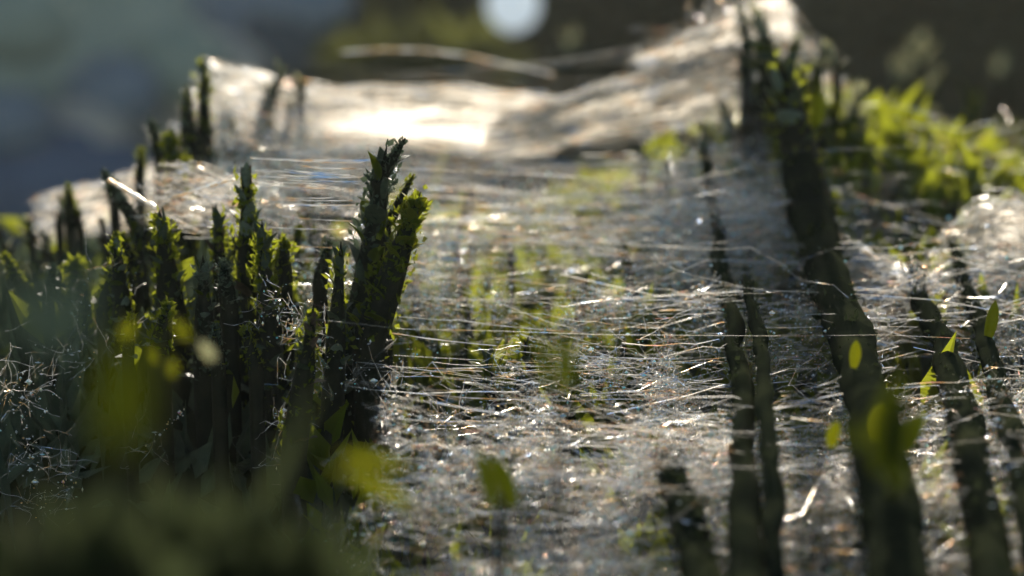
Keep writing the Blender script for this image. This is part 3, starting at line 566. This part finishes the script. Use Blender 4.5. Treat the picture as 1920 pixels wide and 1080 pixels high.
sail([(1760, 450, 19.3), (2000, 425, 19.3), (2000, 640, 18.2), (1740, 560, 18.3)], 'pale rounded silk mound at the right edge', .28, 15, 2.2, lumps=.12)
sail([(300, 300, 18.6), (480, 330, 18.2), (470, 450, 17.9), (230, 430, 18.2)], 'thin torn silk draped among the left sprigs', .0, 51, .35, lumps=.1, nthr=160)
sail([(1370, 20, 22.2), (1480, -10, 22.2), (1500, 80, 22.1), (1380, 75, 22.1)], 'small white knot of silk on the very peak of the web', .03, 61, 2.6, lumps=.08, nthr=100)
sail([(60, 370, 20.6), (330, 290, 20.6), (340, 420, 20.4), (60, 470, 20.4)], 'thin pale silk draped between the far left shoots', .0, 21, .55)
sail([(385, 100, 22.2), (620, 165, 22.5), (640, 260, 22.2), (285, 300, 21.8)], 'thin greyish silk draped right of the tallest left sprig', .0, 24, .24, lumps=.05, nthr=160)

# ------------------------------------------------------------------ tangles of loose silk
def tangle(path, d, wid, label, nth=40, seg=.25, group=None, r=.0012):
    """short crossing threads scattered along a drawn path"""
    loc = at(path[0][0], path[0][1], d); root = empty('silk_tangle', loc, label=label, cat='spider web', group=group)
    pp = [at(x, y, d+random.uniform(-.2, .2)) for x, y in path]
    ends = []
    for k in range(nth):
        f = random.random()*(len(pp)-1); i = min(int(f), len(pp)-2); al = (pp[i+1]-pp[i]).normalized()
        if ends and random.random() < .6: st = Vector(random.choice(ends[-12:]))
        else: st = pp[i].lerp(pp[i+1], f-i)+Vector((random.gauss(0, wid), random.gauss(0, wid), random.gauss(0, wid*.7)))
        dr = (al*random.choice((-1, 1))+Vector([random.gauss(0, .8) for _ in range(3)])).normalized(); L = min(.3, seg)*random.uniform(.2, .95); n = 9; q = []; p_ = st.copy()
        for j in range(n):
            q.append(list(p_-loc)); dr = (dr+Vector([random.gauss(0, .16) for _ in range(3)])).normalized(); p_ = p_+dr*L/(n-1)
        ends += [Vector(q[-1])+loc, Vector(q[n//2])+loc]
        V, Q = tubes(np.array([q]), r*np.minimum(np.exp(R.normal(0, .5, (1, n))), 1.6), 4); link('thread', mesh_np('thread', V, Q, SILKB if k % 3 else SILK), root)
    c = np.array([list(pp[min(int(f), len(pp)-2)].lerp(pp[min(int(f), len(pp)-2)+1], f % 1)-loc) for f in R.random(nth)*(len(pp)-1)])+R.normal(0, wid*.8, (nth, 3))
    V, Q = specks(c, .0042, 0); tag(link('silk_specks', mesh_np('silk_specks', V, Q, SPARK, False), root), kind='stuff')
tangle([(160, 610), (150, 680), (100, 700), (60, 760), (20, 800)], 16.4, .09, 'dense glittering silk tangle at the left, below the low dark sprig', 60)
tangle([(100, 640), (30, 720), (10, 760), (90, 740)], 16.2, .08, 'looser silk tangle left of the dense glittering one', 50)
tangle([(40, 820), (60, 860), (40, 880), (120, 870)], 16.2, .07, 'short slanting silk wisps at the left edge', 50)
tangle([(120, 905), (140, 915), (70, 925), (60, 960), (130, 965)], 16.2, .05, 'lowest silk wisps at the left', 40)
tangle([(270, 840), (310, 800), (345, 770)], 16.3, .015, 'small feathery silk wisp alone in the dark hollow', 22)
tangle([(170, 500), (145, 560), (130, 620)], 17.2, .02, 'thin silk line hanging below the low dark sprig', 16, .35)
tangle([(255, 510), (235, 580), (228, 620)], 17.2, .02, 'thin silk line hanging below the dark green sprig', 14, .35)
tangle([(520, 890), (545, 860), (530, 870)], 16.2, .03, 'tiny silk knot in the dark beside the sheet web', 14, .2)
tangle([(510, 560), (540, 600), (580, 620), (600, 680), (590, 720)], 16.4, .09, 'silk web wrapped over a brown stub left of the ragged black sprig', 150, .2)
tangle([(570, 740), (545, 770), (525, 790)], 16.2, .04, 'silk wisps under the wrapped brown stub', 34, .2)
tangle([(700, 880), (720, 940), (680, 980), (610, 1040), (600, 1080)], 14.6, .12, 'frayed silk margin at the lower left of the sheet web', 110, .3)
tangle([(700, 690), (760, 760), (830, 800), (880, 760)], 16.1, .08, 'silk strands crossing the dark holes in the sheet web', 80, .5)
tangle([(1150, 600), (1230, 640), (1330, 700), (1230, 760), (1350, 760)], 16.6, .12, 'silk strands crossing the dark gap left of the short thin stalk', 120, .5)

# ------------------------------------------------------------------ close foreground, far out of focus
def fore(px, py, d, hpx, wpx, kd, label, lean=0, leaves=1, group=None):
    a = at(px, py, d); H = hpx*K*d; W = wpx*K*d
    root = empty('foreground_shoot', a-Vector((0, 0, H/2)), label=label, cat='leaf', group=group)
    for k in range(leaves):
        o = link('leaf', LM[kd][k % 3], root); o.rotation_euler = (random.uniform(-.3, .3), lean+random.uniform(-.2, .2)*(leaves > 1), random.uniform(-.5, .5)); o.scale = (W*2.8, W*2, H)
        o.location = (random.uniform(-1, 1)*W*(leaves > 1), 0, random.uniform(-.2, .2)*H*(leaves > 1))
    V, Q = tubes(np.array([[[0, 0, .1*H], [0, .1, -2], [0, .3, -5]]]), np.array([[.012, .012, .008]]), 6); link('stem', mesh_np('stem', V, Q, STEM), root)
fore(1690, 830, 10, 200, 60, 'green', 'blurred olive leaves in front of the widest shadow at the lower right', .1, 4)
fore(1610, 815, 10, 60, 30, 'green', 'single blurred leaf left of the olive foreground leaves', 0)
fore(940, 880, 12.4, 130, 44, 'green', 'blurred green blade standing in front of the lower middle of the web', -.15, 2)
fore(1050, 680, 11, 120, 44, 'green', 'faint blurred green blade in front of the middle of the web', .1, 2)
fore(640, 790, 10.5, 150, 30, 'yellow', 'blurred pale-edged leaf slanting down at the dark centre left', 1.9, 3)
fore(230, 615, 11.8, 46, 30, 'yellow', 'blurred yellow leaf tip at the left below the green sprigs', .4, 1)
fore(355, 610, 12, 60, 24, 'yellow', 'blurred yellow-grey leaf tip below the broad dark sprig', -.6, 1)
fore(400, 655, 12, 50, 24, 'pale', 'blurred pale leaf tip lower right of the yellow-grey one', -.6, 1)
fore(290, 665, 12, 36, 20, 'yellow', 'small round blurred yellow leaf tip', 0, 1)
fore(325, 690, 12, 40, 22, 'yellow', 'small blurred yellow leaf tip touched by a silk wisp', 0, 1)
fore(235, 730, 6.4, 260, 110, 'green', 'large soft olive blur at the left in the dark hollow', 0, 1)
fore(50, 570, 7, 200, 120, 'grey', 'large soft grey-green blur at the left edge', 0, 2)
fore(95, 1050, 8, 90, 70, 'pale', 'pale blurred leaf at the bottom left corner', 1.5, 2)
fore(220, 1040, 8, 140, 50, 'green', 'dull green blur beside the pale leaf at the bottom left', 0, 1)

# ------------------------------------------------------------------ background
def stone(px, py, d, wpx, hpx, mat, label):
    c = at(px, py, d); a, b = wpx*K*d/2, hpx*K*d/2
    u, v = np.meshgrid(np.linspace(0, 2*math.pi, 41), np.linspace(.02, math.pi-.02, 22)); nn = 1+.35*(vnoise(np.cos(u)*1.5+3+v, np.sin(u)*1.5+5+v*2, int(px), 1, 3)-.5)
    X, Y, Z = a*np.cos(u)*np.sin(v)*nn, a*.5*np.sin(u)*np.sin(v)*nn, b*np.cos(v)*nn
    tag(link('stone', grid_mesh('stone', X, Y, Z, mat), None, c), label, 'stone')
BLUE = solid('slate', (.13, .15, .18), (.24, .27, .31), .3); GREY = solid('weathered_stone', (.20, .23, .19), (.36, .39, .32), .2); BRN = solid('brown_stone', (.3, .26, .22), (.5, .44, .38), .3)
stone(110, 120, 62, 560, 420, GREY, 'large greenish grey stone blurred far behind at the upper left')
stone(380, 40, 66, 420, 300, BLUE, 'blue-grey stone blurred at the top left of the background')
stone(300, 230, 60, 280, 200, BRN, 'brownish stone blurred behind the left sprigs')
def bush(px, py, d, wpx, hpx, mat, n, label, L=1.6, W=.9):
    c = at(px, py, d); a, b = wpx*K*d/2, hpx*K*d/2; root = empty('background_bush', (c.x, c.y, GZ), label=label, cat='bush')
    q = R.normal(0, 1, (n, 3)); q /= np.linalg.norm(q, axis=1, keepdims=True); q *= R.random((n, 1))**.4; q = q*[a, a*.6, b]+[0, 0, c.z-GZ]
    V, Q = leaf_cloud(q, L, W); link('foliage', mesh_np('foliage', V, Q, mat, False), root)
    V, Q = tubes(np.array([[[0, 0, -.5], [.2, 0, (c.z-GZ)*.5], [0, 0, c.z-GZ]]]), np.array([[.5, .4, .2]]), 8); link('stem', mesh_np('stem', V, Q, STEM), root)
FAR_D = leaf_mat('far_leaf_dark', (.018, .023, .013), (.05, .056, .025), .35); FAR_G = leaf_mat('far_leaf_olive', (.05, .055, .015), (.11, .115, .025), .5)
bush(650, 60, 75, 500, 420, FAR_D, 2600, 'dark bush blurred behind the far edge of the web')
bush(960, 60, 82, 420, 300, FAR_G, 1300, 'olive-green bush blurred behind the pale round spot of light')
bush(800, 130, 60, 260, 70, FAR_G, 260, 'low olive clump blurred beneath the lone bowed thread', 1.0, .6)
bush(1300, 60, 76, 500, 420, FAR_D, 3000, 'black-green bush blurred behind the peak of the web')
bush(1750, 80, 72, 620, 560, FAR_D, 4000, 'near-black bush blurred at the upper right')
bush(2050, 160, 66, 400, 600, FAR_D, 2600, 'black bush cut by the right edge of the picture')
stone(60, 340, 58, 480, 300, solid('navy_stone', (.05, .07, .11), (.12, .15, .22), .3), 'dark navy stone blurred at the left above the far left web')
# pale out-of-focus spot of light, made with an added translucent ball
def light_spot(px, py, d, rpx, mat, name, label, cat, group=None):
    c = at(px, py, d); r = rpx*K*d; u, v = np.meshgrid(np.linspace(0, 2*math.pi, 33), np.linspace(.001, math.pi-.001, 17))
    return tag(link(name, grid_mesh(name, r*np.cos(u)*np.sin(v), r*np.sin(u)*np.sin(v), r*np.cos(v)*1.05, mat), None, c), label, cat, group)
SPOT_MAT = leaf_mat('light_spot_pale', (.75, .82, .9), (.8, .87, .93), .75)
light_spot(962, 8, 42, 50, SPOT_MAT, 'light_spot', 'pale blue-white round spot of light blurred at the top middle', 'light_spot')

def shade_bush(px, py, d, wpx, hpx, n, mat, label):  # dark leaves added near the lens in place of deep shade
    c = at(px, py, d); a, b = wpx*K*d/2, hpx*K*d/2; root = empty('added_shade_bush', (c.x, c.y, c.z-b*1.5), label=label, cat='bush')
    q = R.normal(0, 1, (n, 3)); q /= np.linalg.norm(q, axis=1, keepdims=True); q *= R.random((n, 1))**.4; q = q*[a, a*.5, b]+[0, 0, b*1.5]
    V, Q = leaf_cloud(q, .22, .10, .5); link('foliage', mesh_np('foliage', V, Q, mat, False), root)
    V, Q = tubes(np.array([[[0, 0, -2.], [.02, 0, b], [0, 0, b*1.5]]]), np.array([[.05, .04, .02]]), 8); link('stem', mesh_np('stem', V, Q, STEM), root)
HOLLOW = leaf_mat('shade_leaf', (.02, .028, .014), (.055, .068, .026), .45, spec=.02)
shade_bush(420, 1235, 8.6, 620, 480, 620, HOLLOW, 'added dark blurred foliage standing in for the deep shade at the lower left')
shade_bush(170, 1190, 8.0, 300, 260, 240, HOLLOW, 'low added dark clump standing in for shade in the bottom left corner')
for px, py, w_, h, mt, lb in [(40, 40, 200, 160, GREY, 'small grey-green stone blurred in the top left corner'), (210, 180, 190, 150, BLUE, 'small slate stone blurred left of the tallest sprig'), (330, 120, 200, 160, GREY, 'small greenish stone blurred behind the tallest sprig'), (150, 250, 180, 130, BRN, 'small brown stone blurred above the navy stone'),
        (520, 90, 160, 150, solid('dark_slate', (.05, .06, .07), (.10, .11, .13), .3), 'small dark slate blurred right of the tallest sprig'), (560, 10, 200, 120, BLUE, 'small blue-grey stone blurred at the top beside the dark bush'), (20, 230, 160, 120, BLUE, 'small slate stone blurred at the left edge'), (420, 130, 170, 130, BRN, 'small brownish stone blurred over the left crest')]:
    stone(px, py, 57+px*.006, w_, h, mt, lb)
for px, py, h, w_, lb in [(1720, 95, 70, 60, 'faint pale round blur high above the thicket'), (1690, 140, 60, 56, 'pale round blur just below the faint high one'), (1880, 130, 60, 50, 'dull reddish-grey blur near the upper right edge'), (1070, 90, 60, 50, 'faint pale blur right of the pale round spot of light')]:
    shoot(px, py, 36, h, w_, ['pale', 'grey'], lb, 'faint blurs beyond the thicket', leaves=5, spread=.6)

# ------------------------------------------------------------------ the milky air against the light
hm, ht, ho = new_mat('haze'); pv = N(ht, 'ShaderNodeVolumePrincipled'); pv.inputs['Color'].default_value = (.86, .95, .86, 1)
pv.inputs['Density'].default_value = .00013; pv.inputs['Anisotropy'].default_value = .45; ht.links.new(pv.outputs[0], ho.inputs['Volume'])
bx = np.array([(x, y, z) for x in (-400, 400) for y in (-80, 620) for z in (GZ-3.5, 7.5)], float)
tag(link('haze', mesh_np('haze', bx, [(0, 1, 3, 2), (4, 6, 7, 5), (0, 4, 5, 1), (2, 3, 7, 6), (0, 2, 6, 4), (1, 5, 7, 3)], hm, False)), kind='stuff')
